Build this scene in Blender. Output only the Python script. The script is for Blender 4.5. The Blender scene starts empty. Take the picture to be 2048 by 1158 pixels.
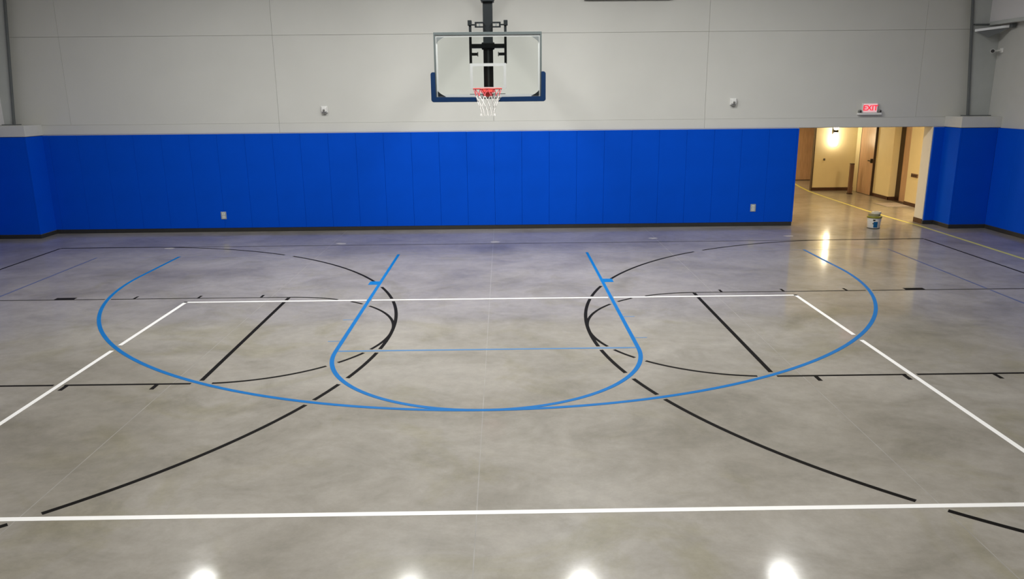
import bpy, bmesh, math, random
from mathutils import Vector, Matrix

# ------------------------------------------------------------------ camera
# Court units are feet: X to the right, Y from the far blue baseline towards the
# camera, Z up.  W() turns them into Blender metres (Blender Y points away).
F = 0.3048
def W(x, y, z): return Vector((x*F, -y*F, z*F))

CX, CY, CZ = 0.62664, 47.63953, 9.65572
YAW, PITCH, ROLL, FPX = 0.01003, 0.24709, -0.00934, 1541.858
_f = Vector((math.sin(YAW)*math.cos(PITCH), math.cos(YAW)*math.cos(PITCH), -math.sin(PITCH)))
_r = Vector((math.cos(YAW), -math.sin(YAW), 0.0))
_u = _r.cross(_f)
_r2 = _r*math.cos(ROLL) + _u*math.sin(ROLL)
_u2 = -_r*math.sin(ROLL) + _u*math.cos(ROLL)
cam_data = bpy.data.cameras.new('camera')
cam = bpy.data.objects.new('camera', cam_data)
bpy.context.scene.collection.objects.link(cam)
m3 = Matrix((_r2, _u2, -_f)).transposed()
cam.matrix_world = Matrix.Translation(W(CX, CY, CZ)) @ m3.to_4x4()
cam_data.sensor_fit = 'HORIZONTAL'
cam_data.sensor_width = 36.0
cam_data.lens = 36.0*FPX/2048.0
cam_data.clip_start = 0.05
cam_data.clip_end = 200
scene = bpy.context.scene
scene.camera = cam

# ------------------------------------------------------------------ world, exposure
world = bpy.data.worlds.new('world'); scene.world = world
world.use_nodes = True
world.node_tree.nodes['Background'].inputs[0].default_value = (0.6, 0.65, 0.7, 1)
world.node_tree.nodes['Background'].inputs[1].default_value = 0.05
scene.view_settings.view_transform = 'Standard'
scene.view_settings.look = 'None'
scene.view_settings.gamma = 1.0
scene.view_settings.use_curve_mapping = False
scene.view_settings.exposure = 0.0
HALL_ROWS = ((7.3, 290.0, 110.0), (28.0, 105.0, 20.0), (49.0, 110.0, 20.0))   # lamp rows: distance, watts of the inner and outer lamps
HALL_SPREAD = 180.0    # beam spread, degrees
WARM_W = 92.0          # watts of one added, unseen hallway lamp
SCONCE_E = 18.0        # emission of the sconce glass

# ------------------------------------------------------------------ materials
def nodes_of(name):
    m = bpy.data.materials.new(name); m.use_nodes = True
    nt = m.node_tree
    return m, nt, nt.nodes['Principled BSDF']

def mat(name, col, rough=0.5, metal=0.0, spec=0.5, vary=0.06, scale=4.0, bump=0.0, bscale=60.0, stretch=(1,1,1)):
    m, nt, b = nodes_of(name)
    tc = nt.nodes.new('ShaderNodeTexCoord')
    mp = nt.nodes.new('ShaderNodeMapping'); mp.inputs['Scale'].default_value = stretch
    nt.links.new(tc.outputs['Object'], mp.inputs['Vector'])
    nz = nt.nodes.new('ShaderNodeTexNoise'); nz.inputs['Scale'].default_value = scale; nz.inputs['Detail'].default_value = 5
    nt.links.new(mp.outputs[0], nz.inputs['Vector'])
    rp = nt.nodes.new('ShaderNodeValToRGB')
    a = [max(0, c*(1-vary)) for c in col]; c2 = [min(1, c*(1+vary)) for c in col]
    rp.color_ramp.elements[0].color = (*a, 1); rp.color_ramp.elements[0].position = 0.3
    rp.color_ramp.elements[1].color = (*c2, 1); rp.color_ramp.elements[1].position = 0.7
    nt.links.new(nz.outputs['Fac'], rp.inputs[0])
    nt.links.new(rp.outputs[0], b.inputs['Base Color'])
    b.inputs['Roughness'].default_value = rough
    b.inputs['Metallic'].default_value = metal
    b.inputs['Specular IOR Level'].default_value = spec
    if bump:
        n2 = nt.nodes.new('ShaderNodeTexNoise'); n2.inputs['Scale'].default_value = bscale
        nt.links.new(tc.outputs['Object'], n2.inputs['Vector'])
        bp = nt.nodes.new('ShaderNodeBump'); bp.inputs['Strength'].default_value = bump; bp.inputs['Distance'].default_value = 0.004
        nt.links.new(n2.outputs['Fac'], bp.inputs['Height']); nt.links.new(bp.outputs[0], b.inputs['Normal'])
    return m

def emis(name, col, strength, base=(0.8, 0.8, 0.8)):
    m, nt, b = nodes_of(name)
    nz = nt.nodes.new('ShaderNodeTexNoise'); nz.inputs['Scale'].default_value = 3
    rp = nt.nodes.new('ShaderNodeValToRGB')
    rp.color_ramp.elements[0].color = (*[c*0.97 for c in col], 1); rp.color_ramp.elements[1].color = (*col, 1)
    nt.links.new(nz.outputs['Fac'], rp.inputs[0])
    b.inputs['Base Color'].default_value = (*base, 1)
    nt.links.new(rp.outputs[0], b.inputs['Emission Color'])
    b.inputs['Emission Strength'].default_value = strength
    return m

def concrete():
    m, nt, b = nodes_of('polished_concrete')
    L = nt.links.new
    tc = nt.nodes.new('ShaderNodeTexCoord')
    def noise(scale, detail, st=(1, 1, 1), rot=0.0, rough=0.55, dist=0.0):
        mp = nt.nodes.new('ShaderNodeMapping'); mp.inputs['Scale'].default_value = st; mp.inputs['Rotation'].default_value = (0, 0, rot)
        L(tc.outputs['Object'], mp.inputs['Vector'])
        n = nt.nodes.new('ShaderNodeTexNoise'); n.inputs['Scale'].default_value = scale; n.inputs['Detail'].default_value = detail
        n.inputs['Roughness'].default_value = rough; n.inputs['Distortion'].default_value = dist
        L(mp.outputs[0], n.inputs['Vector']); return n.outputs['Fac']
    def ramp(fac, stops):
        r = nt.nodes.new('ShaderNodeValToRGB'); e = r.color_ramp.elements
        while len(e) < len(stops): e.new(0.5)
        for el, (p, c) in zip(e, stops): el.position = p; el.color = (*c, 1)
        L(fac, r.inputs[0]); return r.outputs[0]
    def mix(fac, a, c, mode='MIX'):
        x = nt.nodes.new('ShaderNodeMix'); x.data_type = 'RGBA'; x.blend_type = mode
        if isinstance(fac, float): x.inputs[0].default_value = fac
        else: L(fac, x.inputs[0])
        L(a, x.inputs[6]); L(c, x.inputs[7]); return x.outputs[2]
    broad = ramp(noise(0.33, 7, (1, 1, 1), 0.4, 0.62, 0.5), [(0.28, (0.20, 0.180, 0.145)), (0.5, (0.30, 0.276, 0.24)), (0.75, (0.35, 0.328, 0.295))])
    cloud = ramp(noise(1.25, 9, (0.8, 1.1, 1), 0.7, 0.68, 0.7), [(0.30, (0.75, 0.745, 0.71)), (0.52, (0.98, 0.98, 0.97)), (0.72, (1.12, 1.12, 1.12))])
    fine = ramp(noise(8, 10, (1, 1, 1), 0.1, 0.75), [(0.3, (0.80, 0.80, 0.79)), (0.7, (1.10, 1.10, 1.10))])
    stain = ramp(noise(0.8, 5, (1, 1, 1), 1.3, 0.6, 1.2), [(0.52, (1, 1, 1)), (0.68, (0.86, 0.85, 0.71))])
    c = mix(1.0, broad, cloud, 'MULTIPLY'); c = mix(0.7, c, fine, 'MULTIPLY'); c = mix(0.8, c, stain, 'MULTIPLY')
    L(c, b.inputs['Base Color'])
    rr = nt.nodes.new('ShaderNodeMapRange'); rr.inputs[3].default_value = 0.32; rr.inputs[4].default_value = 0.52
    L(noise(2.0, 6), rr.inputs[0]); L(rr.outputs[0], b.inputs['Roughness'])
    b.inputs['Specular IOR Level'].default_value = 0.18
    b.inputs['Coat Weight'].default_value = 0.55
    rc = nt.nodes.new('ShaderNodeMapRange'); rc.inputs[3].default_value = 0.05; rc.inputs[4].default_value = 0.14
    L(noise(1.3, 4), rc.inputs[0]); L(rc.outputs[0], b.inputs['Coat Roughness'])
    bp = nt.nodes.new('ShaderNodeBump'); bp.inputs['Strength'].default_value = 0.10; bp.inputs['Distance'].default_value = 0.003
    L(noise(6, 5), bp.inputs['Height']); L(bp.outputs[0], b.inputs['Normal'])
    return m

def glass_mat():
    m = bpy.data.materials.new('backboard_glass'); m.use_nodes = True
    nt = m.node_tree; nt.nodes.clear(); L = nt.links.new
    out = nt.nodes.new('ShaderNodeOutputMaterial')
    tr = nt.nodes.new('ShaderNodeBsdfTransparent'); tr.inputs[0].default_value = (0.985, 1.0, 0.99, 1)
    gl = nt.nodes.new('ShaderNodeBsdfGlossy'); gl.inputs['Roughness'].default_value = 0.04
    fr = nt.nodes.new('ShaderNodeFresnel'); fr.inputs[0].default_value = 1.3
    mx = nt.nodes.new('ShaderNodeMixShader')
    L(fr.outputs[0], mx.inputs[0]); L(tr.outputs[0], mx.inputs[1]); L(gl.outputs[0], mx.inputs[2]); L(mx.outputs[0], out.inputs[0])
    return m

M = {}
M['concrete'] = concrete()
M['wall'] = mat('grey_wall_paint', (0.60, 0.60, 0.565), 0.75, spec=0.25, vary=0.02, scale=1.2, bump=0.05, bscale=120)
M['wall_gap'] = mat('wall_joint_grey', (0.46, 0.46, 0.435), 0.9, spec=0.1)
M['wall_light'] = mat('pale_wall_liner', (0.62, 0.61, 0.62), 0.6, spec=0.3, vary=0.02, scale=1.0)
M['side_wall'] = mat('grey_side_wall_paint', (0.50, 0.50, 0.475), 0.75, spec=0.25, vary=0.02)
M['cap'] = mat('column_casing_paint', (0.56, 0.56, 0.53), 0.7, spec=0.25, vary=0.02)
M['steel_grey'] = mat('grey_painted_steel', (0.44, 0.46, 0.45), 0.5, spec=0.4, vary=0.03)
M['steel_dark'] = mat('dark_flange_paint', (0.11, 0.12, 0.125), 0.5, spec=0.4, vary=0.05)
M['steel_pale'] = mat('pale_bracket_steel', (0.52, 0.53, 0.54), 0.4, metal=0.3, vary=0.03)
M['ceiling'] = mat('ceiling_liner', (0.62, 0.62, 0.6), 0.8, spec=0.2, vary=0.02)
M['pad'] = mat('blue_vinyl', (0.0, 0.068, 0.56), 0.6, spec=0.06, vary=0.04, scale=2.0, bump=0.05, bscale=220)
M['base'] = mat('dark_rubber_base', (0.028, 0.027, 0.025), 0.55, spec=0.35, vary=0.1)
M['base_lip'] = mat('grey_nailer_strip', (0.15, 0.16, 0.17), 0.7, spec=0.2)
M['white_line'] = mat('white_court_paint', (0.86, 0.85, 0.83), 0.45, spec=0.4, vary=0.02)
M['blue_line'] = mat('blue_court_paint', (0.0, 0.135, 0.41), 0.45, spec=0.15, vary=0.04)
M['blue_thin'] = mat('pale_blue_layout_line', (0.07, 0.20, 0.40), 0.45, spec=0.4, vary=0.05)
M['faint'] = mat('faint_blue_layout_line', (0.075, 0.10, 0.22), 0.45, spec=0.4, vary=0.08)
M['baseline'] = mat('faded_baseline_trace', (0.22, 0.23, 0.30), 0.45, spec=0.4, vary=0.08)
M['black_line'] = mat('black_court_paint', (0.006, 0.005, 0.004), 0.6, spec=0.06, vary=0.1)
M['yellow'] = mat('yellow_floor_tape', (0.55, 0.53, 0.13), 0.45, spec=0.4, vary=0.08)
M['joint'] = mat('joint_filler', (0.275, 0.26, 0.235), 0.5, spec=0.4, vary=0.2, scale=3)
M['patch'] = mat('pale_floor_filler', (0.42, 0.40, 0.37), 0.5, spec=0.3, vary=0.2, scale=12)
M['black_metal'] = mat('black_powder_coat', (0.006, 0.008, 0.009), 0.5, spec=0.2, vary=0.08)
M['grey_metal'] = mat('grey_board_frame', (0.065, 0.078, 0.078), 0.45, spec=0.3, vary=0.05)
M['bracket_pale'] = mat('brushed_corner_plate', (0.10, 0.11, 0.11), 0.45, vary=0.05)
M['board_pad'] = mat('navy_board_padding', (0.003, 0.018, 0.060), 0.6, spec=0.12, vary=0.05)
M['board_white'] = mat('white_board_marking', (0.32, 0.335, 0.33), 0.5, spec=0.3, vary=0.02)
M['glass'] = glass_mat()
M['rim'] = mat('orange_red_rim', (0.62, 0.07, 0.06), 0.4, spec=0.5, vary=0.05)
M['net'] = mat('white_net_cord', (0.66, 0.645, 0.62), 0.7, spec=0.2, vary=0.05)
M['net_red'] = mat('red_net_cord', (0.60, 0.10, 0.12), 0.7, spec=0.2, vary=0.05)
M['white_plastic'] = mat('white_plastic', (0.78, 0.78, 0.76), 0.4, spec=0.5, vary=0.02)
M['grey_plastic'] = mat('grey_plastic', (0.20, 0.20, 0.19), 0.5, spec=0.4)
M['dark_plastic'] = mat('dark_plastic', (0.02, 0.02, 0.02), 0.35, spec=0.5)
M['outlet'] = mat('brushed_outlet_plate', (0.42, 0.46, 0.46), 0.35, metal=0.3, vary=0.05)
M['cream'] = mat('cream_hall_paint', (0.70, 0.615, 0.39), 0.6, spec=0.3, vary=0.02)
M['jamb'] = mat('off_white_jamb_paint', (0.66, 0.64, 0.57), 0.6, spec=0.3, vary=0.02)
M['wood'] = mat('oak_door_veneer', (0.52, 0.34, 0.22), 0.32, spec=0.5, vary=0.14, scale=5, stretch=(6, 6, 0.5))
M['dark_frame'] = mat('dark_brown_frame', (0.035, 0.018, 0.012), 0.4, spec=0.4, vary=0.1)
M['brown_base'] = mat('brown_hall_base', (0.065, 0.03, 0.018), 0.5, spec=0.3, vary=0.1)
M['brown_wood'] = mat('dark_brown_post', (0.13, 0.07, 0.045), 0.45, spec=0.4, vary=0.15, scale=6, stretch=(5, 5, 0.6))
M['mat_grey'] = mat('grey_door_mat_pile', (0.38, 0.34, 0.32), 0.9, spec=0.1, vary=0.15, scale=30)
M['bronze'] = mat('dark_bronze', (0.02, 0.014, 0.01), 0.35, metal=0.5, vary=0.1)
M['sconce'] = emis('lit_sconce_glass', (1.0, 0.86, 0.62), SCONCE_E)
M['diffuser'] = emis('lit_lamp_diffuser', (1.0, 0.98, 0.94), 9.0)
M['warm_diffuser'] = emis('added_hall_diffuser', (1.0, 0.82, 0.55), 6.0)
M['exit_face'] = emis('backlit_exit_face', (1.0, 0.42, 0.46), 0.42, (0.8, 0.74, 0.74))
M['exit_red'] = emis('lit_exit_letters', (1.0, 0.03, 0.07), 0.75, (0.6, 0.03, 0.04))
M['bucket'] = mat('white_bucket_plastic', (0.72, 0.70, 0.64), 0.4, spec=0.4, vary=0.03)
M['bucket_blue'] = mat('blue_bucket_label', (0.01, 0.18, 0.45), 0.45, spec=0.4, vary=0.1)
M['bucket_rim'] = mat('olive_bucket_rim', (0.22, 0.21, 0.02), 0.45, spec=0.4, vary=0.1)
M['olive'] = mat('olive_roll_core', (0.25, 0.23, 0.12), 0.7, spec=0.2, vary=0.1)
M['pale_roll'] = mat('pale_roll_edge', (0.62, 0.58, 0.47), 0.7, spec=0.2, vary=0.05)

# ------------------------------------------------------------------ mesh helpers
COL = scene.collection
def world_loc(o):
    v = Vector((0, 0, 0))
    while o: v += o.location; o = o.parent
    return v

def obj(name, bm, material, parent=None, smooth=False, origin=None):
    """Link a bmesh (world metres) as one mesh object whose origin is its base."""
    if origin is None:
        xs = [v.co for v in bm.verts]
        lo = Vector([min(c[i] for c in xs) for i in range(3)]); hi = Vector([max(c[i] for c in xs) for i in range(3)])
        origin = Vector(((lo.x+hi.x)/2, (lo.y+hi.y)/2, lo.z))
    bmesh.ops.translate(bm, verts=bm.verts, vec=-origin)
    bmesh.ops.recalc_face_normals(bm, faces=bm.faces)
    me = bpy.data.meshes.new(name); bm.to_mesh(me); bm.free()
    me.materials.append(material)
    if smooth:
        for p in me.polygons: p.use_smooth = True
    o = bpy.data.objects.new(name, me); COL.objects.link(o)
    if parent: o.parent = parent
    o.location = origin - (world_loc(parent) if parent else Vector((0, 0, 0)))
    return o

def tag(o, label=None, cat=None, group=None, kind=None):
    if label: o['label'] = label
    if cat: o['category'] = cat
    if group: o['group'] = group
    if kind: o['kind'] = kind
    return o

def thing(name, loc, label, cat, group=None):
    o = bpy.data.objects.new(name, None); COL.objects.link(o)
    o.empty_display_size = 0.1; o.location = loc
    return tag(o, label, cat, group)

def copy_tree(o, parent=None):
    c = o.copy(); COL.objects.link(c); c.parent = parent
    for ch in list(o.children): copy_tree(ch, c)
    return c

def add_box(bm, x0, x1, y0, y1, z0, z1, bevel=0.0, seg=2):
    a = W(x0, y0, z0); b = W(x1, y1, z1)
    lo = Vector([min(a[i], b[i]) for i in range(3)]); hi = Vector([max(a[i], b[i]) for i in range(3)])
    r = bmesh.ops.create_cube(bm, size=1.0)
    for v in r['verts']:
        v.co = Vector([lo[i] + (v.co[i]+0.5)*(hi[i]-lo[i]) for i in range(3)])
    if bevel:
        es = list({e for v in r['verts'] for e in v.link_edges})
        bmesh.ops.bevel(bm, geom=es, offset=bevel*F, segments=seg, affect='EDGES', profile=0.5)
    return bm

def box(x0, x1, y0, y1, z0, z1, bevel=0.0, seg=2):
    return add_box(bmesh.new(), x0, x1, y0, y1, z0, z1, bevel, seg)

def add_tube(bm, pts, r, seg=8, closed=False):
    """pts in Blender metres, r in metres"""
    n = len(pts); rings = []
    for i, p in enumerate(pts):
        if closed: t = pts[(i+1) % n] - pts[i-1]
        else: t = pts[min(i+1, n-1)] - pts[max(i-1, 0)]
        t.normalize()
        up = Vector((0, 0, 1)) if abs(t.z) < 0.9 else Vector((1, 0, 0))
        a = t.cross(up).normalized(); b = t.cross(a)
        rings.append([bm.verts.new(p + (a*math.cos(2*math.pi*k/seg) + b*math.sin(2*math.pi*k/seg))*r) for k in range(seg)])
    for i in range(n if closed else n-1):
        A, B = rings[i], rings[(i+1) % n]
        for k in range(seg): bm.faces.new((A[k], A[(k+1) % seg], B[(k+1) % seg], B[k]))
    if not closed:
        bm.faces.new(rings[0]); bm.faces.new(rings[-1])
    return bm

def tube(pts, r, seg=8, closed=False): return add_tube(bmesh.new(), pts, r, seg, closed)

def add_bar(bm, p, q, w, h):
    """square bar between two Blender points"""
    t = (q-p).normalized(); up = Vector((0, 0, 1)) if abs(t.z) < 0.9 else Vector((0, 1, 0))
    a = t.cross(up).normalized(); b = a.cross(t)
    vs = [bm.verts.new(c + a*sx*w/2 + b*sy*h/2) for c in (p, q) for sx, sy in ((-1,-1),(1,-1),(1,1),(-1,1))]
    for f in ((0,1,2,3),(7,6,5,4),(0,4,5,1),(1,5,6,2),(2,6,7,3),(3,7,4,0)): bm.faces.new([vs[i] for i in f])
    return bm
def bar(p, q, w, h): return add_bar(bmesh.new(), p, q, w, h)

def lathe(center, prof, seg=32, close_top=True, close_bot=True):
    bm = bmesh.new(); rings = []
    for r, z in prof:
        rings.append([bm.verts.new(center + Vector((r*math.cos(2*math.pi*k/seg), r*math.sin(2*math.pi*k/seg), z))) for k in range(seg)])
    for A, B in zip(rings, rings[1:]):
        for k in range(seg): bm.faces.new((A[k], A[(k+1) % seg], B[(k+1) % seg], B[k]))
    if close_bot: bm.faces.new(rings[0])
    if close_top: bm.faces.new(rings[-1])
    return bm

def add_prism(bm, pts, ext):
    """extrude polygon of Blender points along vector ext"""
    A = [bm.verts.new(p) for p in pts]; B = [bm.verts.new(p+ext) for p in pts]
    bm.faces.new(A); bm.faces.new(list(reversed(B)))
    n = len(pts)
    for i in range(n): bm.faces.new((A[i], B[i], B[(i+1) % n], A[(i+1) % n]))
    return bm
def prism(pts, ext): return add_prism(bmesh.new(), pts, ext)

def struct(name, bm, m, label=None, parent=None):
    o = obj(name, bm, m, parent)
    if parent is None: tag(o, label, None, None, 'structure')
    elif label: o['label'] = label
    return o

# ------------------------------------------------------------------ the hall
WY = -9.30            # face of the far wall
WT = 1.15             # thickness of the far wall
PT = 7.12             # top of the padding
PB = 0.30             # bottom of the padding
DX0, DX1 = 22.15, 32.0   # doorway in the far wall
DZ = 7.17
HH = 22.0             # ceiling height
NEAR = 92.0           # wall behind the camera
SX = 35.55            # side walls

floor = struct('floor', box(-36.5, 41, NEAR+0.5, -41, -0.5, 0), M['concrete'], 'polished mottled grey concrete floor')
for x in (-11.0, -0.1, 11.05):
    struct('joint', box(x-0.012, x+0.012, NEAR, WY, -0.01, 0.0006), M['joint'], None, floor)

rnd = random.Random(4)
for px_, py_ in ((-21.5, -2.9), (-10.4, -3.9), (0.05, -3.9), (10.9, -4.6), (20.4, -4.9)):      # pale filler patches in the slab near the wall
    pts = []
    for k in range(14):
        a = 2*math.pi*k/14; rr = rnd.uniform(0.6, 1.0)
        pts.append(W(px_+0.42*rr*math.cos(a), py_+0.30*rr*math.sin(a), -0.01))
    struct('filler_patch', prism(pts, Vector((0, 0, 0.0108*F))), M['patch'], None, floor)

wf = bmesh.new()
add_box(wf, -36.5, DX0+0.02, WY-0.10, WY-WT, 0, HH)
add_box(wf, DX1, 36.5, WY-0.10, WY-WT, 0, HH)
add_box(wf, DX0+0.02, DX1, WY-0.10, WY-WT, DZ, HH)
wall_far = struct('wall_far', wf, M['wall_gap'], 'light grey panelled wall at the far end of the hall')
xs = [-35.55, -30.35, -15.45, 0.0, 15.25, 30.6, 35.55]
g = 0.007
def panel(x0, x1, z0, z1):
    struct('wall_panel', box(x0+g, x1-g, WY, WY-0.10, z0+g, z1-g, 0.005, 1), M['wall'], None, wall_far)
for a, b in zip(xs, xs[1:]):
    panel(a, b, 7.84, 13.87); panel(a, b, 13.87, HH)
for a, b in ((-35.55, -15.45), (-15.45, 15.25), (15.25, 35.55)):      # low ledge board above the padding
    struct('ledge_board', box(a+0.005, b-0.005, WY+0.03, WY-0.10, 7.17, 7.84, 0.008, 1), M['wall'], None, wall_far)
struct('wall_backing', box(-35.5, DX0, WY, WY-0.10, 0, 7.17), M['wall'], None, wall_far)
struct('wall_backing', box(DX1+0.02, 35.5, WY, WY-0.10, 0, 7.17), M['wall'], None, wall_far)
struct('door_jamb', box(DX1-0.03, DX1+0.03, WY+0.02, WY-WT-0.02, 0.0, 7.17), M['jamb'], 'off-white painted side of the doorway', wall_far)
struct('jamb_base', box(DX1-0.06, DX1-0.03, WY+0.04, WY-WT-0.04, 0.0, 0.36), M['brown_base'], None, wall_far)
struct('door_header', box(DX0, DX1, WY-0.02, WY-WT, DZ-0.03, DZ), M['jamb'], None, wall_far)
struct('door_jamb', box(DX0, DX0+0.03, WY, WY-WT-0.02, 0.0, 7.17), M['jamb'], None, wall_far)

wall_left = struct('wall_left', box(-SX-0.5, -SX, NEAR, WY-0.1, 0, HH), M['wall_light'], 'side wall on the left of the hall, coloured pale for the light on it')  # paler colour stands in for the different light on this wall
struct('wall_liner', box(-34.72, -SX, NEAR, -8.74, 7.92, HH), M['wall_light'], 'added upper lining of the left wall, coloured pale for the light on it', wall_left)  # lining added so the lit left wall shows as a pale strip
wall_right = struct('wall_right', box(SX, SX+0.4, NEAR, WY-0.1, 0, HH), M['side_wall'], 'grey side wall on the right of the hall')
struct('wall_liner', box(34.72, SX, NEAR, -8.95, 14.12, HH), M['wall_light'], 'paler upper wall lining', wall_right)
struct('ledge_strip', box(34.66, 34.72, NEAR, -8.95, 14.06, 14.30), M['steel_grey'], None, wall_right)
struct('wall_near', box(-36, 36, NEAR, NEAR+0.4, 0, HH), M['wall'], 'grey wall at the near end behind the viewpoint')
struct('ceiling', box(-36, 36, NEAR, WY-WT, HH, HH+0.4), M['ceiling'], 'high pale ceiling of the hall')

# dark rubber base along the walls
bfar = bmesh.new()
add_box(bfar, -32.7, DX0-0.05, WY+0.14, WY, 0, 0.27)
bb = struct('baseboard_far', bfar, M['base'], 'dark rubber base under the far wall padding')
struct('base_lip', box(-32.7, DX0-0.05, WY+0.12, WY, 0.27, PB), M['base_lip'], None, bb)
b2 = bmesh.new(); add_box(b2, DX1, 32.8, WY+0.14, WY, 0, 0.27)
b2o = struct('baseboard_doorway', b2, M['base'], 'short dark base right of the doorway')
struct('base_lip', box(DX1, 32.8, WY+0.12, WY, 0.27, PB), M['base_lip'], None, b2o)
for s, nm in ((-1, 'left'), (1, 'right')):
    o = struct('baseboard_'+nm, box(s*(SX-0.14), s*SX, NEAR-1, -7.15, 0, 0.27), M['base'], 'dark rubber base along the %s wall' % nm)
    struct('base_lip', box(s*(SX-0.12), s*SX, NEAR-1, -7.15, 0.27, PB), M['base_lip'], None, o)

# ------------------------------------------------------------------ wall padding (2 ft wide panels)
def pad_run(name, loc, label, spans):
    """spans: list of (x0,x1,y0,y1) pads; alike pads share one mesh"""
    t = thing(name, loc, label, 'wall padding')
    cache = {}
    for (x0, x1, y0, y1) in spans:
        key = (round(abs(x1-x0), 3), round(abs(y1-y0), 3))
        base = W((x0+x1)/2, (y0+y1)/2, PB)
        if key in cache:
            o = cache[key].copy(); COL.objects.link(o); o.parent = t; o.location = base - t.location
        else:
            bm = box(x0+0.004*(x1 > x0), x1-0.004, y0, y1, PB, PT, 0.014, 2)
            o = obj('pad_panel', bm, M['pad'], t, origin=base); cache[key] = o
    return t

PF = WY + 0.17        # pad face
sp = [(-32.72, -32.0, PF, WY)] + [(x, x+2, PF, WY) for x in range(-32, 22, 2)] + [(22.0, DX0, PF, WY)]
pad_run('wall_padding', W(-5, WY, 0), 'long run of bright blue vinyl wall padding below the basketball hoop', sp)
pad_run('wall_padding', W(32.4, WY, 0), 'narrow blue vinyl pad between the doorway and the right corner column', [(DX1+0.02, 32.78, PF, WY)])
COLF = -7.12          # front face of the padded corner columns
CXL, CXR = 32.42, 32.74
pad_run('column_padding', W(-34, -8, 0), 'dark blue padding wrapped around the corner column at the left edge',
        [(-CXL-0.15, -CXL, COLF, PF), (-SX+0.165, -CXL-0.15, COLF, COLF-0.17)])
pad_run('column_padding', W(34, -8, 0), 'dark blue padding wrapped around the corner column right of the doorway',
        [(CXR, CXR+0.15, COLF, PF), (CXR+0.15, SX-0.165, COLF, COLF-0.17)])
pad_run('wall_padding', W(-SX, 8, 0), 'blue wall padding along the left side wall', [(-SX, -SX+0.17, -7.13, -5)]+[(-SX, -SX+0.17, y, y+2) for y in range(-5, 25, 2)])
pad_run('wall_padding', W(SX, 8, 0), 'blue wall padding along the right side wall', [(SX-0.17, SX, -7.13, -5)]+[(SX-0.17, SX, y, y+2) for y in range(-5, 25, 2)])

# padded column casings, caps and the tapered steel frame columns above
for s, nm, cx in ((-1, 'left', CXL), (1, 'right', CXR)):
    cb = bmesh.new()
    add_box(cb, s*(cx+0.16), s*(SX), COLF-0.18, WY+0.04, 0, 7.15)
    o = struct('trim_1' if s < 0 else 'trim_2', cb, M['cap'], 'boxed casing at the foot of the %s corner column' % nm)
    struct('casing_cap', box(s*(cx+0.01), s*(SX), COLF, WY+0.035, 7.15, 7.90, 0.01, 1), M['cap'], None, o)
    struct('casing_base', box(s*(cx+0.02), s*SX, COLF-0.02, WY+0.03, 0, 0.27), M['base'], None, o)
    struct('base_lip', box(s*(cx+0.03), s*SX, COLF-0.03, WY+0.03, 0.27, PB), M['base_lip'], None, o)
    # tapered frame column: web facing the hall, slanting inner flange
    xi = lambda z: s*(34.02 - (z-7.9)*0.088)
    t = thing('steel_column', W(s*34.7, -8.7, 7.9),
              'tapered %s steel frame column rising above the padded %s corner' % ('grey', nm), 'column')
    web = prism([W(xi(7.9), -8.72, 7.9), W(s*(SX-0.01), -8.72, 7.9), W(s*(SX-0.01), -8.72, HH), W(xi(HH), -8.72, HH)], Vector((0, 0.03*F, 0)))
    obj('web', web, M['steel_grey'], t)
    fl = prism([W(xi(7.9), -8.58, 7.9), W(xi(7.9), -8.86, 7.9), W(xi(HH), -8.86, HH), W(xi(HH), -8.58, HH)], Vector((s*0.05*F, 0, 0)))
    obj('flange', fl, M['steel_dark'], t)
    obj('base_plate', box(s*33.75, s*(SX-0.02), -8.4, -9.1, 7.90, 7.96), M['steel_dark'], t)

# brace bar from the right column's flange to the side wall (t is still the right column)
br = obj('brace_bar', bar(W(33.62, -8.46, 13.72), W(35.45, -7.05, 13.93), 0.10*F, 0.16*F), M['steel_pale'], t)
obj('shadow_plate', prism([W(33.75, -8.42, 13.66), W(34.35, -8.0, 13.22), W(35.3, -7.25, 13.80)], Vector((0.02, 0.03, 0))), M['steel_dark'], br)  # dark triangular plate stands in for the shadow below the brace bar
obj('end_bolt', box(35.15, 35.45, -7.15, -6.85, 13.78, 14.05, 0.02, 1), M['steel_dark'], br)
obj('girt_edge', box(33.6, 34.7, -8.55, -8.68, 14.1, 14.18), M['steel_dark'], t)

# ------------------------------------------------------------------ hallway behind the doorway
HX = 35.9
def hall(name, bm, label): return struct(name, bm, M['cream'], label)
wa = bmesh.new()
add_box(wa, HX, HX+0.5, WY-WT+0.1, -19.65, 0, 8.6)
wA = hall('wall_hallway_switch', wa, 'cream hallway wall carrying the brown switch plate')
struct('wall_base', box(HX-0.05, HX, WY-WT-0.1, -19.65, 0, 0.30), M['brown_base'], None, wA)
wb = bmesh.new()
add_box(wb, HX, 37.6, -22.6, -25.67, 0, 8.6)
add_box(wb, HX, 37.6, -28.68, -30.1, 0, 8.6)
add_box(wb, HX, 37.6, -25.67, -28.68, 6.98, 8.6)
add_box(wb, HX+0.35, 37.6, -25.67, -28.68, 0, 6.98)
wB = hall('wall_hallway_doors', wb, 'cream hallway wall around the wooden door with lever handle')
struct('wall_base', box(HX-0.05, HX, -22.55, -25.66, 0, 0.30), M['brown_base'], None, wB)
struct('wall_base', box(HX-0.05, 36.5, -22.6, -22.55, 0, 0.30), M['brown_base'], None, wB)
wr = bmesh.new()
add_box(wr, 36.62, 37.6, -19.0, -22.6, 0, 8.6); add_box(wr, HX+0.5, 36.62, -19.0, -19.65, 0, 8.6)
wR = hall('wall_hallway_recess', wr, 'cream recess wall around the dark-framed doorway')
wk = bmesh.new()
add_box(wk, 31.75, 36.5, -30.0, -30.4, 0, 8.6)
wK = hall('wall_hallway_sconce', wk, 'cream hallway wall carrying the lit sconce')
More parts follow.
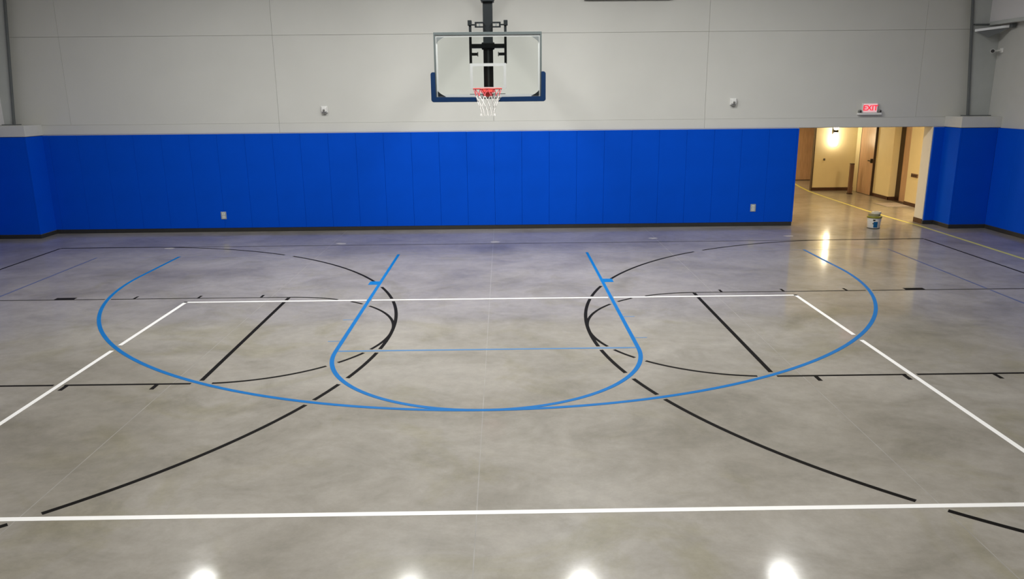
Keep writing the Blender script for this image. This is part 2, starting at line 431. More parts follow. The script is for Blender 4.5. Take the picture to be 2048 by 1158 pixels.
struct('wall_base', box(31.70, HX, -29.95, -30.0, 0, 0.32), M['brown_base'], None, wK)
struct('corner_guard', box(31.68, 31.75, -29.93, -30.35, 0, 7.6), M['dark_frame'], None, wK)
wz = bmesh.new(); add_box(wz, 19, 41, -40, -40.5, 0, 8.6)
wZ = hall('wall_hallway_end', wz, 'cream wall at the far end of the hallway')
struct('wall_base', box(19, 41, -39.95, -40.0, 0, 0.3), M['brown_base'], None, wZ)
wl = bmesh.new(); add_box(wl, 18.8, 19.3, WY-WT+0.1, -40.5, 0, 8.6)
wL = hall('wall_hallway_left', wl, 'cream left side wall of the hallway')
hall('wall_hallway_front', box(32.0, 36.4, WY-WT, WY-WT-0.06, 0, 8.6), 'cream back of the hall end wall right of the doorway')
hall('wall_hallway_front', box(19.0, DX0, WY-WT, WY-WT-0.06, 0, 8.6), 'cream back of the hall end wall left of the doorway')
hall('wall_hallway_side', box(40.5, 41, -34, -40.5, 0, 8.6), 'cream side wall beyond the sconce wall')
struct('ceiling', box(18.8, 41, WY-WT+0.1, -40.5, 8.6, 8.8), M['ceiling'], 'low hallway ceiling')

# door with lever handle on the right hallway wall
d1 = struct('door_1', box(HX-0.20, HX-0.06, -25.75, -28.6, 0.03, 6.9, 0.01, 1), M['wood'], 'oak hallway door with a dark lever handle')
for y0, y1 in ((-25.67, -25.75), (-28.6, -28.68)):
    struct('door_frame', box(HX-0.21, HX+0.34, y0, y1, 0, 6.98), M['dark_frame'], None, d1)
struct('door_frame', box(HX-0.21, HX+0.34, -25.75, -28.6, 6.9, 6.98), M['dark_frame'], None, d1)
struct('door_bottom', box(HX-0.20, HX+0.1, -25.75, -28.6, 0.0, 0.03), M['dark_frame'], None, d1)
lev = struct('lever_handle', box(HX-0.42, HX-0.36, -25.85, -26.45, 3.22, 3.33, 0.02, 1), M['bronze'], None, d1)
struct('rose', box(HX-0.38, HX-0.20, -25.8, -26.02, 3.08, 3.48, 0.03, 2), M['bronze'], None, lev)
# dark-framed door in the recess
d2 = struct('door_2', box(36.52, 36.62, -19.7, -21.83, 0.03, 6.9), M['wood'], 'wooden door in the dark-framed recess')
struct('door_frame', box(36.50, 36.62, -21.83, -22.58, 0, 7.1), M['dark_frame'], None, d2)
struct('door_frame', box(36.50, 36.62, -19.7, -21.83, 6.9, 7.1), M['dark_frame'], None, d2)
struct('threshold', box(35.95, 36.5, -19.7, -22.5, 0, 0.04), M['dark_frame'], None, d2)
# far left door
d3 = struct('door_3', box(33.0, 36.2, -39.75, -39.95, 0.06, 7.2), M['wood'], 'wooden door at the far end of the hallway beside the blue padding')
struct('door_frame', box(32.8, 33.0, -39.7, -39.97, 0, 7.3), M['dark_frame'], None, d3)
struct('door_frame', box(36.2, 36.4, -39.7, -39.97, 0, 7.3), M['dark_frame'], None, d3)
struct('threshold', box(33.0, 36.2, -39.6, -39.97, 0, 0.06), M['dark_frame'], None, d3)

# sconce
sc = thing('wall_sconce', W(33.5, -30, 4.4), 'glowing white wall sconce with a dark metal centre on the cream hallway wall', 'lamp')
def capsule(cx, cy, z0, z1, r):
    prof = [(r*0.35, z0*F), (r*0.8, (z0+0.10)*F), (r, (z0+0.28)*F), (r, (z1-0.28)*F), (r*0.8, (z1-0.10)*F), (r*0.35, z1*F)]
    return lathe(W(cx, cy, 0), prof, 20)
obj('glass_shade', capsule(33.52, -29.55, 4.45, 5.80, 0.26*F), M['sconce'], sc, True)
obj('glass_shade', capsule(33.52, -29.55, 6.02, 7.30, 0.26*F), M['sconce'], sc, True)
obj('centre_band', lathe(W(33.52, -29.55, 0), [(0.1*F, 5.78*F), (0.24*F, 5.82*F), (0.24*F, 6.0*F), (0.1*F, 6.04*F)], 16), M['bronze'], sc, True)
obj('arm', box(33.44, 33.60, -29.7, -30.0, 5.82, 6.0), M['bronze'], sc)
obj('back_plate', box(33.34, 33.70, -29.93, -30.0, 5.6, 6.25, 0.03), M['bronze'], sc)
obj('front_rod', tube([W(33.52, -29.27, 4.7), W(33.52, -29.27, 7.0)], 0.022*F, 6), M['bronze'], sc)

th = thing('thermostat', W(32.78, -30, 3.02), 'tiny dark wall control on the cream wall left of the sconce', 'thermostat')
obj('body', box(32.69, 32.87, -29.93, -30.0, 3.03, 3.22, 0.02), M['dark_frame'], th)
obj('dial', box(32.74, 32.82, -29.90, -29.93, 3.08, 3.17, 0.01, 1), M['grey_plastic'], th)

sw = thing('switch_plate', W(HX, -18.4, 2.5), 'brown switch plate on the cream wall by the doorway jamb', 'switch')
obj('plate', box(HX-0.04, HX, -17.85, -18.95, 2.48, 2.80, 0.015), M['brown_wood'], sw)
for k in range(3):
    obj('toggle', box(HX-0.08, HX-0.04, -18.05-k*0.32, -18.2-k*0.32, 2.56, 2.72, 0.01, 1), M['dark_frame'], sw)

po = thing('wooden_post', W(34.4, -27.1, 0), 'waist-high brown wooden post standing before the oak door', 'post')
obj('shaft', box(34.18, 34.52, -26.95, -27.25, 0.10, 2.88, 0.02), M['brown_wood'], po)
obj('cap', box(34.17, 34.53, -26.94, -27.26, 2.88, 2.96, 0.01), M['dark_frame'], po)
obj('foot', box(34.14, 34.56, -26.91, -27.29, 0.0, 0.10, 0.01), M['dark_frame'], po)

dm = thing('door_mat', W(34.7, -19.4, 0), 'pale grey mat on the hallway floor behind the bucket', 'mat')
obj('pile', box(33.75, 35.7, -18.2, -20.6, 0.0, 0.03, 0.01, 1), M['mat_grey'], dm)
obj('edge', box(33.65, 35.8, -18.1, -20.7, 0.0, 0.015), M['grey_plastic'], dm)

def added_hall_light(x, y, watts, label):  # unseen lamps added to brighten the hallway, hidden by header and walls
    t = thing('hall_fill_light', W(x, y, 8.45), label, 'ceiling light', 'added hallway lights')
    obj('housing', lathe(W(x, y, 0), [(0.55*F, 8.6*F), (0.55*F, 8.47*F), (0.50*F, 8.45*F)], 24), M['white_plastic'], t)
    obj('diffuser', lathe(W(x, y, 0), [(0.50*F, 8.449*F), (0.40*F, 8.42*F), (0.2*F, 8.40*F)], 24), M['warm_diffuser'], t, True)
    ld = bpy.data.lights.new('lamp', 'AREA'); ld.shape = 'DISK'; ld.size = 0.9*F; ld.energy = watts; ld.color = (1.0, 0.74, 0.43)
    lo = bpy.data.objects.new('lamp', ld); COL.objects.link(lo); lo.parent = t; lo.location = W(0, 0, -0.06)
for x, y, k, w in ((21.0, -20.0, 0.95, 'left of the doorway'), (26.0, -35.5, 1.1, 'far down the passage'), (26.5, -12.6, 0.12, 'just behind the doorway header'), (34.3, -13.0, 0.75, 'behind the right jamb')):
    added_hall_light(x, y, WARM_W*k, 'added unseen warm hallway light ' + w)

# ------------------------------------------------------------------ court lines
HW = 1/12.0           # half of a 2 inch line
def seg(p, q, n=400): return [(p[0]+(q[0]-p[0])*i/n, p[1]+(q[1]-p[1])*i/n) for i in range(n+1)]
def arc(cx, cy, r, a0, a1, n=500):
    return [(cx+r*math.cos(math.radians(a0+(a1-a0)*i/n)), cy+r*math.sin(math.radians(a0+(a1-a0)*i/n))) for i in range(n+1)]

def dist_seg(p, a, b):
    dx, dy = b[0]-a[0], b[1]-a[1]; L = dx*dx+dy*dy
    t = 0 if L == 0 else max(0, min(1, ((p[0]-a[0])*dx+(p[1]-a[1])*dy)/L))
    return math.hypot(p[0]-a[0]-t*dx, p[1]-a[1]-t*dy)
def d_seg(a, b): return lambda p: dist_seg(p, a, b)
def d_arc(cx, cy, r, test=lambda p: True):
    return lambda p: abs(math.hypot(p[0]-cx, p[1]-cy)-r) if test(p) else 99.0

def add_ribbon(bm, pts, hw, z):
    n = len(pts); L = []
    for i, p in enumerate(pts):
        a = pts[max(i-1, 0)]; b = pts[min(i+1, n-1)]
        tx, ty = b[0]-a[0], b[1]-a[1]; l = math.hypot(tx, ty) or 1
        nx, ny = -ty/l*hw, tx/l*hw
        L.append((bm.verts.new(W(p[0]+nx, p[1]+ny, z)), bm.verts.new(W(p[0]-nx, p[1]-ny, z)),
                  bm.verts.new(W(p[0]-nx, p[1]-ny, 0)), bm.verts.new(W(p[0]+nx, p[1]+ny, 0))))
    for A, B in zip(L, L[1:]):
        for k in range(4): bm.faces.new((A[k], A[(k+1) % 4], B[(k+1) % 4], B[k]))
    bm.faces.new(L[0]); bm.faces.new(list(reversed(L[-1])))

def court_line(name, polylines, m, label, hw=HW, cut=(), gap=0.12, z=0.004, step=1):
    """one marking; broken where it would cross a line that lies over it"""
    bm = bmesh.new()
    for pts in polylines:
        run = []
        for p in pts:
            if any(d(p) < HW+gap for d in cut):
                if len(run) > 2: add_ribbon(bm, thin(run), hw, z)
                run = []
            else: run.append(p)
        if len(run) > 2: add_ribbon(bm, thin(run), hw, z)
    return tag(obj(name, bm, m), label, 'court line')

def thin(run):
    """drop samples on straight stretches"""
    out = [run[0]]
    for i in range(1, len(run)-1):
        a, b, c = out[-1], run[i], run[i+1]
        cr = abs((b[0]-a[0])*(c[1]-b[1])-(b[1]-a[1])*(c[0]-b[0]))
        if cr > 1e-9 and (i % 4 == 0): out.append(b)
    out.append(run[-1]); return out

BX = -0.08                         # centre line of the main court
LW = 5.92
V0 = 11.17; VW = 14.92; VA = V0+19.92
YC = 16.33; XF = 10.08; XB = 28.95; RF = 5.92; R3 = 19.67
c_arcL, c_arcR = -XF-13.75, XF+13.75
# cutters
blue3 = d_arc(BX, 5.25, R3, lambda p: p[1] >= 5.25)
blue3s = [d_seg((BX-R3, 0), (BX-R3, 5.25)), d_seg((BX+R3, 0), (BX+R3, 5.25))]
laneL = d_seg((BX-LW, 0), (BX-LW, 19)); laneR = d_seg((BX+LW, 0), (BX+LW, 19))
bftc = d_arc(BX, 19, LW, lambda p: p[1] >= 19)
ftl = d_seg((BX-LW, 18.92), (BX+LW, 18.92))
base = d_seg((-24.9, 0), (24.9, 0))
vend = d_seg((-VW, V0), (VW, V0)); vL = d_seg((-VW, V0), (-VW, V0+60)); vR = d_seg((VW, V0), (VW, V0+60))
vatt = d_seg((-30, VA), (30, VA))
bluecut = [blue3, laneL, laneR, bftc, ftl, base]+blue3s
whitecut = [vend, vL, vR, vatt]

# white volleyball court
court_line('end_line', [seg((-VW-HW, V0), (VW+HW, V0), 800)], M['white_line'], 'white end line across the middle of the floor, broken by the blue lane', cut=[laneL, laneR], gap=0.03, z=0.0055)
court_line('side_line', [seg((-VW, V0-HW), (-VW, 71), 2400)], M['white_line'], 'long white side line running off the left of the picture', cut=[blue3, blue3s[0]], gap=0.13, z=0.0055)
court_line('side_line', [seg((VW, V0-HW), (VW, 71), 2400)], M['white_line'], 'long white side line running off the right of the picture', cut=[blue3, blue3s[1]], gap=0.13, z=0.0055)
court_line('attack_line', [seg((-24, VA), (24, VA), 900)], M['white_line'], 'broad white line nearest the viewer, crossing the whole picture', hw=HW*1.05, z=0.0065)

# blue basketball court
court_line('free_throw_lane', [seg((BX-LW, 0), (BX-LW, 19), 200)+arc(BX, 19, LW, 180, 0, 240)[1:]+list(reversed(seg((BX+LW, 0), (BX+LW, 19), 200)))[1:]],
           M['blue_line'], 'bright blue lane outline with a rounded end below the hoop', z=0.008)
court_line('three_point_line', [[(BX-R3, -0.05), (BX-R3, 2.5)]+arc(BX, 5.25, R3, 180, 0, 500)+[(BX+R3, 2.5), (BX+R3, -0.05)]],
           M['blue_line'], 'wide blue three-point arc sweeping around the lane', z=0.0072)
court_line('free_throw_line', [seg((BX-LW+0.09, 18.92), (BX+LW-0.09, 18.92), 60)], M['blue_thin'], 'thin pale blue free throw line across the lane', hw=0.07, z=0.0045)
for s in (-1, 1):
    side = 'left' if s < 0 else 'right'
    x0, x1 = BX+s*(LW+HW), BX+s*(LW+HW+0.50)
    court_line('lane_block', [[(x0, 7.62), ((x0+x1)/2, 7.62), (x1, 7.62)]], M['blue_line'], 'short blue block on the %s side of the blue lane' % side, hw=0.38, z=0.0062)
    for ty, w in ((14.56, 'farther'), (17.65, 'nearer')):
        court_line('lane_tick', [[(x0, ty), ((x0+x1)/2, ty), (x1, ty)]], M['blue_thin'],
                   'thin blue tick beside the %s edge of the blue lane, the %s of two' % (side, w), hw=0.035, z=0.0042)
    court_line('court_side_line', [seg((s*24.9, 0), (s*24.9, 84), 1200)], M['faint'], 'faint dark blue side line near the %s wall' % side, hw=0.055, cut=[d_seg((-30, YC-RF), (30, YC-RF))], gap=0.03, z=0.0035)
court_line('base_line', [seg((-24.9, 0), (24.9, 0), 900)], M['baseline'], 'barely visible trace of a base line at the far end of the lane', hw=0.03, cut=[laneL, laneR]+blue3s, gap=0.03, z=0.0032)

# black cross courts
for s in (-1, 1):
    side = 'left' if s < 0 else 'right'
    fx, cx, bx = s*XF, s*(XF+13.75), s*XB
    a0, a1 = (-90, 90) if s < 0 else (270, 90)
    court_line('black_three_point_line', [seg((bx, YC-R3), (cx, YC-R3), 60)+arc(cx, YC, R3, a0, a1, 700)[1:]], M['black_line'],
               'large black arc curving in from the %s, widest of the black arcs there' % side, hw=0.075, cut=bluecut+whitecut, gap=0.11, z=0.0050)
    court_line('black_free_throw_circle', [arc(fx, YC, RF, a0, a1, 400)], M['black_line'],
               'smaller black half circle just left of the lane' if s < 0 else 'smaller black half circle just right of the lane', hw=0.065, cut=bluecut+whitecut, gap=0.11, z=0.0046)
    court_line('black_free_throw_line', [seg((fx, YC-RF+0.1), (fx, YC+RF-0.1), 300)], M['black_line'],
               'straight black diagonal-looking line inside the %s half of the white court' % side, cut=bluecut+[vend], gap=0.11, z=0.0052)
    lines = [seg((bx, YC+d*RF), (fx, YC+d*RF), 500) for d in (-1, 1)]
    court_line('black_lane_line', [lines[0]], M['black_line'], 'thin black lane line behind the white end line on the %s' % side, hw=0.05, cut=bluecut+whitecut, gap=0.06, z=0.0044)
    court_line('black_lane_line', [lines[1]], M['black_line'], 'thin black lane line in front of the white end line on the %s' % side, hw=0.065, cut=bluecut+whitecut, gap=0.09, z=0.0044)
    for d, wl_ in ((-1, 'far'), (1, 'near')):
        y0 = YC+d*(RF+HW*0.6); y1 = y0+d*0.45
        for tx, w in ((11.5, 'closest to the blue lane'), (14.62, 'middle of three'), (17.8, 'next to the solid block')):
            court_line('black_lane_tick', [[(s*tx, y0), (s*tx, (y0+y1)/2), (s*tx, y1)]], M['black_line'],
                       'small black tick on the %s lane line at %s, %s' % (wl_, side, w), hw=0.06 if d < 0 else 0.075, z=0.0048)
    for d, w in ((-1, 'far'), (1, 'near')):
        y0 = YC+d*(RF+0.03); y1 = y0+d*0.36
        court_line('black_lane_block', [[(s*21.27, y0), (s*21.27, (y0+y1)/2), (s*21.27, y1)]], M['black_line'], 'solid black block on the %s lane line at %s' % (w, side), hw=0.5, z=0.0049)
    court_line('black_base_line', [seg((bx, -3.2), (bx, 36), 600)], M['black_line'], 'black line running toward the viewer close to the %s wall' % side, hw=0.07, z=0.0043)
court_line('black_side_line', [seg((-XB, -3.27), (XB, -3.27), 600)], M['black_line'], 'thin black line across the floor just before the padded wall', hw=0.045, z=0.0038)
# yellow tape running through the doorway
tag(obj('floor_tape', (lambda b: (add_ribbon(b, [(31.3, 60), (31.3, 5), (31.42, -9.0), (31.3, -9.6), (31.02, -16), (31.15, -24), (31.35, -29.5), (31.9, -33.5), (32.7, -38)], 0.115, 0.004), b)[1])(bmesh.new()), M['yellow']),
    'yellow tape on the floor running through the doorway', 'tape')

# ------------------------------------------------------------------ basketball backstop
BC = -0.14; BY = 3.1                # board centre and front face
bk = thing('basketball_backstop', W(BC, BY-1.0, 9.4), 'ceiling-hung glass backboard with black mast, orange rim and white net', 'basketball hoop')
MX = -0.13
obj('mast', box(MX-0.27, MX+0.27, BY-0.62, BY-1.12, 9.86, HH-0.05, 0.03), M['black_metal'], bk)
obj('mast_groove', box(MX-0.05, MX+0.05, BY-0.60, BY-0.63, 9.9, 12.2), M['grey_metal'], bk)
obj('mast_collar', box(MX-0.36, MX+0.36, BY-0.50, BY-1.24, 14.66, 15.2, 0.03), M['black_metal'], bk)
obj('ceiling_plate', box(MX-1.0, MX+1.0, BY-0.2, BY-1.6, HH-0.12, HH, 0.02), M['black_metal'], bk)
for s in (-1, 1):
    up = obj('upright', box(MX+s*0.97-0.07, MX+s*0.97+0.07, BY-0.18, BY-0.40, 11.36, 13.50, 0.015), M['black_metal'], bk)
    obj('upright_cap', box(MX+s*0.99-0.11, MX+s*0.99+0.11, BY-0.12, BY-0.46, 13.38, 13.66, 0.02), M['black_metal'], up)
    obj('bracket_stub', box(MX+s*0.60, MX+s*0.92, BY-0.22, BY-0.40, 11.80, 11.95, 0.01, 1), M['black_metal'], up)
    obj('stub_nut', box(MX+s*0.55, MX+s*0.60, BY-0.20, BY-0.42, 11.76, 11.99), M['bracket_pale'], up)
    arm = obj('adjuster_arm', box(MX+s*0.25, MX+s*0.72, BY-0.45, BY-0.60, 13.52, 13.60, 0.01, 1), M['black_metal'], bk)
    obj('adjuster_rail', box(MX+s*0.25, MX+s*0.72, BY-0.45, BY-0.60, 13.30, 13.37, 0.01, 1), M['black_metal'], arm)
    obj('adjuster_post', box(MX+s*0.62, MX+s*0.72, BY-0.45, BY-0.60, 13.37, 13.52), M['black_metal'], arm)
    obj('adjuster_pin', box(MX+s*0.72, MX+s*0.92, BY-0.45, BY-0.55, 13.41, 13.48), M['black_metal'], arm)
    obj('adjuster_screw', box(MX+s*0.42, MX+s*0.50, BY-0.46, BY-0.58, 13.37, 13.52), M['bracket_pale'], arm)
    obj('brace', bar(W(MX+s*0.3, BY-0.9, 14.8), W(MX+s*6.5, BY-2.6, HH-0.1), 0.16*F, 0.16*F), M['black_metal'], bk)
cb = bmesh.new(); add_box(cb, MX-0.92, MX+0.92, BY-0.20, BY-0.62, 12.20, 12.42, 0.02)
obj('crossbar', cb, M['black_metal'], bk)
hub = bmesh.new(); add_box(hub, MX-0.36, MX+0.36, BY-0.45, BY-0.62, 12.12, 12.52, 0.05)
obj('crossbar_hub', hub, M['black_metal'], bk)
# glass and frame
X0, X1, Z0, Z1 = BC-2.98, BC+2.98, 9.46, 13.03
gl = obj('glass', box(X0+0.06, X1-0.06, BY-0.03, BY-0.08, Z0+0.06, Z1-0.06), M['glass'], bk)
fr = bmesh.new()
add_box(fr, X0, X1, BY+0.02, BY-0.16, Z1-0.15, Z1, 0.01, 1)
add_box(fr, X0, X0+0.085, BY+0.02, BY-0.16, Z0, Z1-0.15)
add_box(fr, X1-0.085, X1, BY+0.02, BY-0.16, Z0, Z1-0.15)
add_box(fr, X0, X1, BY+0.02, BY-0.16, Z0, Z0+0.08)
obj('frame', fr, M['grey_metal'], bk)
bd = bmesh.new(); w = 0.16; i = 0.09
add_box(bd, X0+i, X1-i, BY-0.024, BY-0.03, Z0+i, Z0+i+w); add_box(bd, X0+i, X1-i, BY-0.024, BY-0.03, Z1-0.16-0.09, Z1-0.16)
add_box(bd, X0+i, X0+i+w*0.7, BY-0.024, BY-0.03, Z0+i+w, Z1-0.25); add_box(bd, X1-i-w*0.7, X1-i, BY-0.024, BY-0.03, Z0+i+w, Z1-0.25)
obj('border_marking', bd, M['board_white'], gl)
tq = bmesh.new()
add_box(tq, BC-1.0, BC+1.0, BY-0.024, BY-0.03, 11.22, 11.38)
add_box(tq, BC-1.0, BC-0.86, BY-0.024, BY-0.03, 10.02, 11.22); add_box(tq, BC+0.86, BC+1.0, BY-0.024, BY-0.03, 10.02, 11.22)
add_box(tq, BC-0.86, BC+0.86, BY-0.024, BY-0.03, 10.0, 10.10)
obj('target_square', tq, M['board_white'], gl)
for s in (-1, 1):
    for top in (0, 1):
        xa = BC+s*2.83; xb = BC+s*2.38 if top else BC+s*2.40
        za = 12.78 if top else 9.62; zb = 12.45 if top else 9.92
        n = 8; pts = [W(xa, BY-0.02, za), W(xb, BY-0.02, za)]
        for k in range(1, n):      # hollow curved edge
            a = math.pi/2*k/n
            pts.append(W(xb+(xa-xb)*math.sin(a)**1.6, BY-0.02, zb+(za-zb)*math.cos(a)**1.6))
        pts.append(W(xa, BY-0.02, zb))
        obj('corner_bracket', prism(pts, Vector((0, -0.02*F, 0))), M['bracket_pale'] if top else M['black_metal'], gl)
# navy edge padding: two L shaped pieces that leave the rim free
for s in (-1, 1):
    xo, xi_ = BC+s*3.20, BC+s*2.95
    prof = [W(xo, 0, 9.38), W(xo, 0, 10.80)]
    for k in range(1, 6):
        a = math.pi/2*k/5
        prof.append(W(xo - s*0.12*(1-math.cos(a)), 0, 10.80+0.12*math.sin(a)))
    prof += [W(xi_, 0, 10.92), W(xi_, 0, 9.56), W(BC+s*0.72, 0, 9.56), W(BC+s*0.52, 0, 9.30), W(xo-s*0.10, 0, 9.30)]
    bm = prism([p+W(0, BY+0.08, 0) for p in prof], Vector((0, 0.30*F, 0)))
    bmesh.ops.bevel(bm, geom=list(bm.edges), offset=0.02*F, segments=2, affect='EDGES')
    obj('edge_padding', bm, M['board_pad'], bk)
# rim
RC = W(BC-0.03, BY+1.27, 10.0); RR = 0.76*F
ring = [RC+Vector((RR*math.cos(2*math.pi*k/40), RR*math.sin(2*math.pi*k/40), 0)) for k in range(40)]
rim = obj('rim', tube(ring, 0.036*F, 8, True), M['rim'], bk, True)
obj('rim_bracket', box(BC-0.40, BC+0.34, BY+0.42, BY+0.02, 9.80, 10.0, 0.02), M['rim'], rim)
obj('rim_plate', box(BC-0.28, BC+0.22, BY+0.06, BY+0.02, 9.58, 10.0, 0.01, 1), M['rim'], rim)
for s in (-1, 1):
    obj('rim_brace', bar(RC+Vector((s*0.34*F, 0.68*F, -0.02*F)), W(BC+s*0.10, BY+0.05, 9.66), 0.05*F, 0.05*F), M['rim'], rim)
obj('mount_bar', box(BC-1.05, BC+0.95, BY-0.10, BY-0.22, 9.66, 9.74), M['black_metal'], bk)
# net: crossing cords that taper downward, red at the top
def cord(k, d, z0, z1):
    pts = []
    for i in range(9):
        t_ = z0+(z1-z0)*i/8
        r = RR*(1-0.50*min(1, t_*1.25)) if t_ < 0.8 else RR*0.50*(1+0.15*(t_-0.8))
        a = 2*math.pi*(k/12.0) + d*t_*1.15
        pts.append(RC+Vector((r*math.cos(a), r*math.sin(a), -0.02*F-1.42*F*t_)))
    return pts
nb = bmesh.new(); nr = bmesh.new()
for k in range(12):
    for d in (-1, 1):
        add_tube(nr, cord(k, d, 0.0, 0.26), 0.017*F, 5)
        add_tube(nb, cord(k, d, 0.26, 1.0), 0.017*F, 5)
obj('net', nb, M['net'], rim); obj('net_top', nr, M['net_red'], rim)

# ------------------------------------------------------------------ things on the far wall
def alarm(x, z, label):
    t = thing('wall_alarm', W(x, WY, z-0.28), label, 'alarm', 'white alarms on the far wall')
    obj('back_box', box(x-0.24, x+0.24, WY+0.10, WY, z-0.20, z+0.27, 0.03), M['white_plastic'], t)
    obj('cover', box(x-0.19, x+0.19, WY+0.30, WY+0.10, z-0.14, z+0.23, 0.07, 3), M['white_plastic'], t)
    obj('lens', lathe(W(x, WY+0.31, 0), [(0.03*F, (z-0.10)*F), (0.08*F, (z-0.06)*F), (0.08*F, (z+0.02)*F), (0.03*F, (z+0.05)*F)], 12), M['grey_plastic'], t, True)
    obj('sounder', box(x-0.15, x+0.15, WY+0.24, WY, z-0.27, z-0.19, 0.03), M['grey_plastic'], t)
alarm(-12.12, 8.74, 'small white wall alarm left of the backboard')
alarm(17.24, 9.02, 'small white wall alarm right of the backboard')

def outlet(x, z, label):
    t = thing('wall_outlet', W(x, PF, z-0.28), label, 'outlet', 'outlets in the blue padding')
    obj('plate', box(x-0.20, x+0.20, PF+0.03, PF-0.05, z-0.28, z+0.28, 0.02), M['outlet'], t)
    for dz in (-0.12, 0.12):
        r = obj('receptacle', box(x-0.10, x+0.10, PF+0.045, PF+0.03, z+dz-0.09, z+dz+0.09, 0.006, 1), M['white_plastic'], t)
        for dx in (-0.04, 0.04):
            obj('slot', box(x+dx-0.012, x+dx+0.012, PF+0.052, PF+0.045, z+dz-0.04, z+dz+0.05), M['dark_plastic'], r)
outlet(-20.03, 1.23, 'grey outlet plate low on the blue padding at left')
outlet(19.15, 1.37, 'grey outlet plate low on the blue padding near the doorway')

ex = thing('exit_sign', W(27.12, WY, 8.0), 'white exit sign with red letters and two emergency lamp heads above the doorway', 'sign')
obj('housing', box(26.60, 27.68, WY+0.20, WY, 8.18, 8.86, 0.02), M['white_plastic'], ex)
face = obj('face', box(26.66, 27.62, WY+0.215, WY+0.20, 8.23, 8.81), M['exit_face'], ex)
obj('lamp_tray', box(26.28, 28.0, WY+0.24, WY, 8.03, 8.18, 0.03), M['white_plastic'], ex)
for s, x in ((-1, 26.42), (1, 27.86)):
    h = obj('lamp_head', lathe(W(x, WY+0.16, 0), [(0.05*F, 8.18*F), (0.12*F, 8.22*F), (0.13*F, 8.34*F), (0.06*F, 8.40*F)], 16), M['grey_plastic'], ex, True)
    obj('lamp_lens', lathe(W(x, WY+0.25, 0), [(0.03*F, 8.22*F), (0.07*F, 8.25*F), (0.07*F, 8.32*F), (0.03*F, 8.35*F)], 12), M['dark_plastic'], h, True)
cu = bpy.data.curves.new('exit_text', 'FONT'); cu.body = 'EXIT'; cu.align_x = 'CENTER'; cu.align_y = 'CENTER'
cu.size = 0.53*F; cu.extrude = 0.012*F; cu.offset = 0.010*F; cu.space_character = 0.98
tmp = bpy.data.objects.new('exit_text', cu); COL.objects.link(tmp)
me = bpy.data.meshes.new_from_object(tmp.evaluated_get(bpy.context.evaluated_depsgraph_get()))
bpy.data.objects.remove(tmp); bpy.data.curves.remove(cu)
me.name = 'letters'
me.transform(Matrix.Rotation(math.pi/2, 4, 'X')); me.materials.clear(); me.materials.append(M['exit_red'])
lt = bpy.data.objects.new('letters', me); COL.objects.link(lt); lt.parent = face
lt.location = W(27.14, WY+0.228, 8.51) - world_loc(face)

sb = thing('wall_scoreboard', W(9.45, WY, 16.0), 'dark fixture high on the wall whose lower edge shows at the top border', 'scoreboard')
obj('case', box(6.4, 12.5, WY+0.35, WY, 16.0, 19.5, 0.04), M['black_metal'], sb)
obj('bezel', box(6.55, 12.35, WY+0.38, WY+0.35, 16.15, 19.35, 0.01, 1), M['grey_metal'], sb)
obj('screen', box(6.75, 12.15, WY+0.39, WY+0.38, 16.35, 19.15), M['dark_plastic'], sb)

# security camera on the right wall by the corner
sx, sy, sz = 34.88, -8.15, 12.33
cm = thing('security_camera', W(SX, sy, sz), 'small white security camera with black lens high in the right corner', 'camera')
obj('mount', box(SX-0.10, SX, sy-0.16, sy+0.16, sz-0.12, sz+0.20, 0.03), M['white_plastic'], cm)
obj('arm', bar(W(SX-0.05, sy, sz+0.05), W(sx+0.1, sy+0.05, sz), 0.09*F, 0.09*F), M['white_plastic'], cm)
aim = Vector((-0.55, -0.83, -0.05)).normalized()
c0 = W(sx, sy, sz)
bo = obj('body', tube([c0-aim*0.20*F, c0+aim*0.24*F], 0.145*F, 16), M['white_plastic'], cm)
obj('lens', tube([c0+aim*0.235*F, c0+aim*0.27*F], 0.12*F, 16), M['dark_plastic'], bo)

# ------------------------------------------------------------------ paint bucket in the doorway
bxx, byy = 27.62, -7.75
bu = thing('paint_bucket', W(bxx, byy, 0), 'white paint bucket with a blue label on the floor in front of the doorway', 'bucket')
c = W(bxx, byy, 0)
obj('body', lathe(c, [(0.40*F, 0), (0.43*F, 0.03*F), (0.465*F, 0.72*F), (0.47*F, 0.80*F), (0.44*F, 0.80*F), (0.41*F, 0.10*F)], 36, True, True), M['bucket'], bu, True)
obj('foot_ring', lathe(c, [(0.415*F, 0), (0.435*F, 0.0), (0.44*F, 0.05*F), (0.42*F, 0.05*F)], 36, False, False), M['dark_plastic'], bu)
obj('rim', lathe(c, [(0.47*F, 0.76*F), (0.51*F, 0.77*F), (0.51*F, 0.88*F), (0.47*F, 0.90*F), (0.05*F, 0.90*F)], 36, True, False), M['bucket_rim'], bu, True)
def wrap(name, a0, a1, z0, z1, m):
    bm = bmesh.new(); n = 10; V = []
    for k in range(n+1):
        a = math.radians(a0+(a1-a0)*k/n)
        V.append([bm.verts.new(c+Vector(((0.437+0.035*z/0.75)*F*math.cos(a), (0.437+0.035*z/0.75)*F*math.sin(a), z*F))) for z in (z0, z1)])
    for A, B in zip(V, V[1:]): bm.faces.new((A[0], B[0], B[1], A[1]))
    bmesh.ops.solidify(bm, geom=list(bm.faces), thickness=-0.01*F)
    obj(name, bm, m, bu)
wrap('label_band', -118, -82, 0.10, 0.52, M['bucket_blue'])
wrap('label_mark', -124, -104, 0.58, 0.68, M['dark_plastic'])
wrap('label_mark', -126, -116, 0.34, 0.42, M['dark_plastic'])
hp = [c+Vector((0.50*F*math.cos(math.pi*k/14), -0.50*F*abs(math.sin(math.pi*k/14))*0.55-0.16*F*math.sin(math.pi*k/14), (0.74-0.28*math.sin(math.pi*k/14))*F)) for k in range(15)]
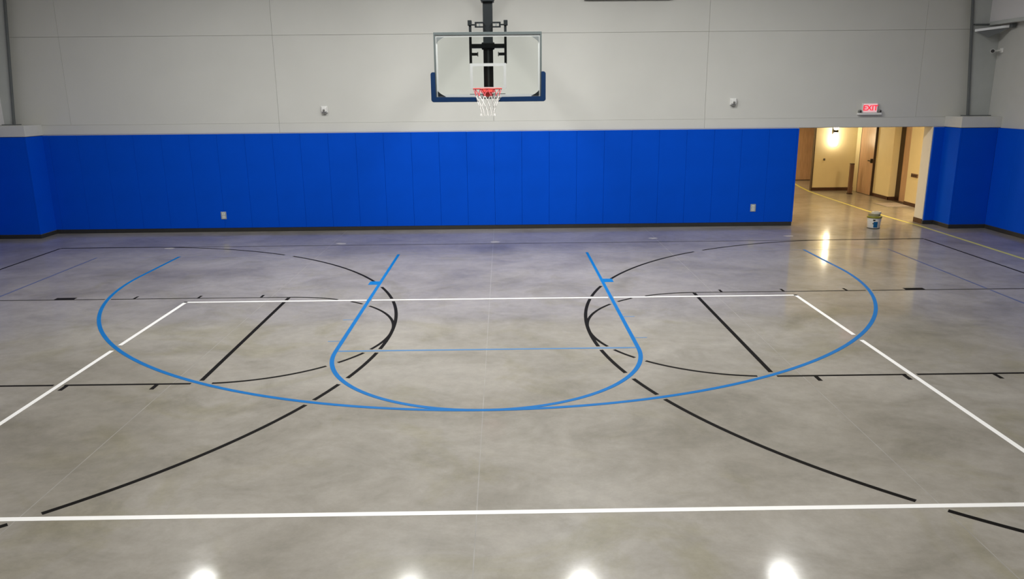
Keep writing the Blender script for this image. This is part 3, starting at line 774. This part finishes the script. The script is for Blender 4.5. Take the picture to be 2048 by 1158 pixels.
obj('wire_handle', tube(hp, 0.010*F, 6), M['steel_pale'], bu)
def roll(x, y, z, r, h, label, m1):
    t = thing('tape_roll', W(x, y, z), label, 'roll')
    cc = W(x, y, 0)
    obj('roll_body', lathe(cc, [(r*0.62*F, z*F), (r*F, z*F), (r*F, (z+h)*F), (r*0.62*F, (z+h)*F), (r*0.62*F, z*F)], 28, False, False), m1, t)
    obj('roll_core', lathe(cc, [(r*0.55*F, z*F), (r*0.62*F, z*F), (r*0.62*F, (z+h*1.03)*F), (r*0.55*F, (z+h*1.03)*F), (r*0.55*F, z*F)], 28, False, False), M['pale_roll'], t)
roll(bxx-0.02, byy, 0.90, 0.40, 0.15, 'olive roll lying flat on the paint bucket lid', M['olive'])
roll(bxx+0.12, byy-0.02, 1.055, 0.32, 0.14, 'pale roll on top of the stack above the paint bucket', M['pale_roll'])

# ------------------------------------------------------------------ high bay lamps
def high_bay(x, y, watts, label):
    z = 20.0
    t = thing('high_bay_light', W(x, y, z), label, 'ceiling light', 'high bay lights')
    obj('housing', box(x-0.62, x+0.62, y-2, y+2, z+0.02, z+0.30, 0.03), M['white_plastic'], t)
    obj('diffuser', box(x-0.56, x+0.56, y-1.94, y+1.94, z-0.02, z+0.02), M['diffuser'], t)
    for s in (-1, 1):
        obj('hanger', tube([W(x, y+s*1.6, z+0.30), W(x, y+s*1.6, HH)], 0.02*F, 6), M['steel_pale'], t)
    ld = bpy.data.lights.new('lamp', 'AREA'); ld.shape = 'RECTANGLE'; ld.size = 1.1*F; ld.size_y = 3.9*F
    ld.energy = watts; ld.spread = math.radians(HALL_SPREAD); ld.color = (1.0, 0.995, 0.965)
    lo = bpy.data.objects.new('lamp', ld); COL.objects.link(lo); lo.parent = t; lo.location = W(0, 0, -0.03)
spots = ((-18.6, -1.3, 'leftmost'), (-5.3, 0.5, 'second from left'), (5.2, 0.1, 'third from left'), (17.9, -1.1, 'rightmost'))
for (y, wi, wo), rowname in zip(HALL_ROWS, ('of four mirrored in the near floor', 'in the middle row above the court', 'in the row above the viewpoint')):
    for x, dy, place in spots:
        high_bay(x, y+dy, wi if abs(x) < 10 else wo, 'long white ceiling light, %s %s' % (place, rowname))
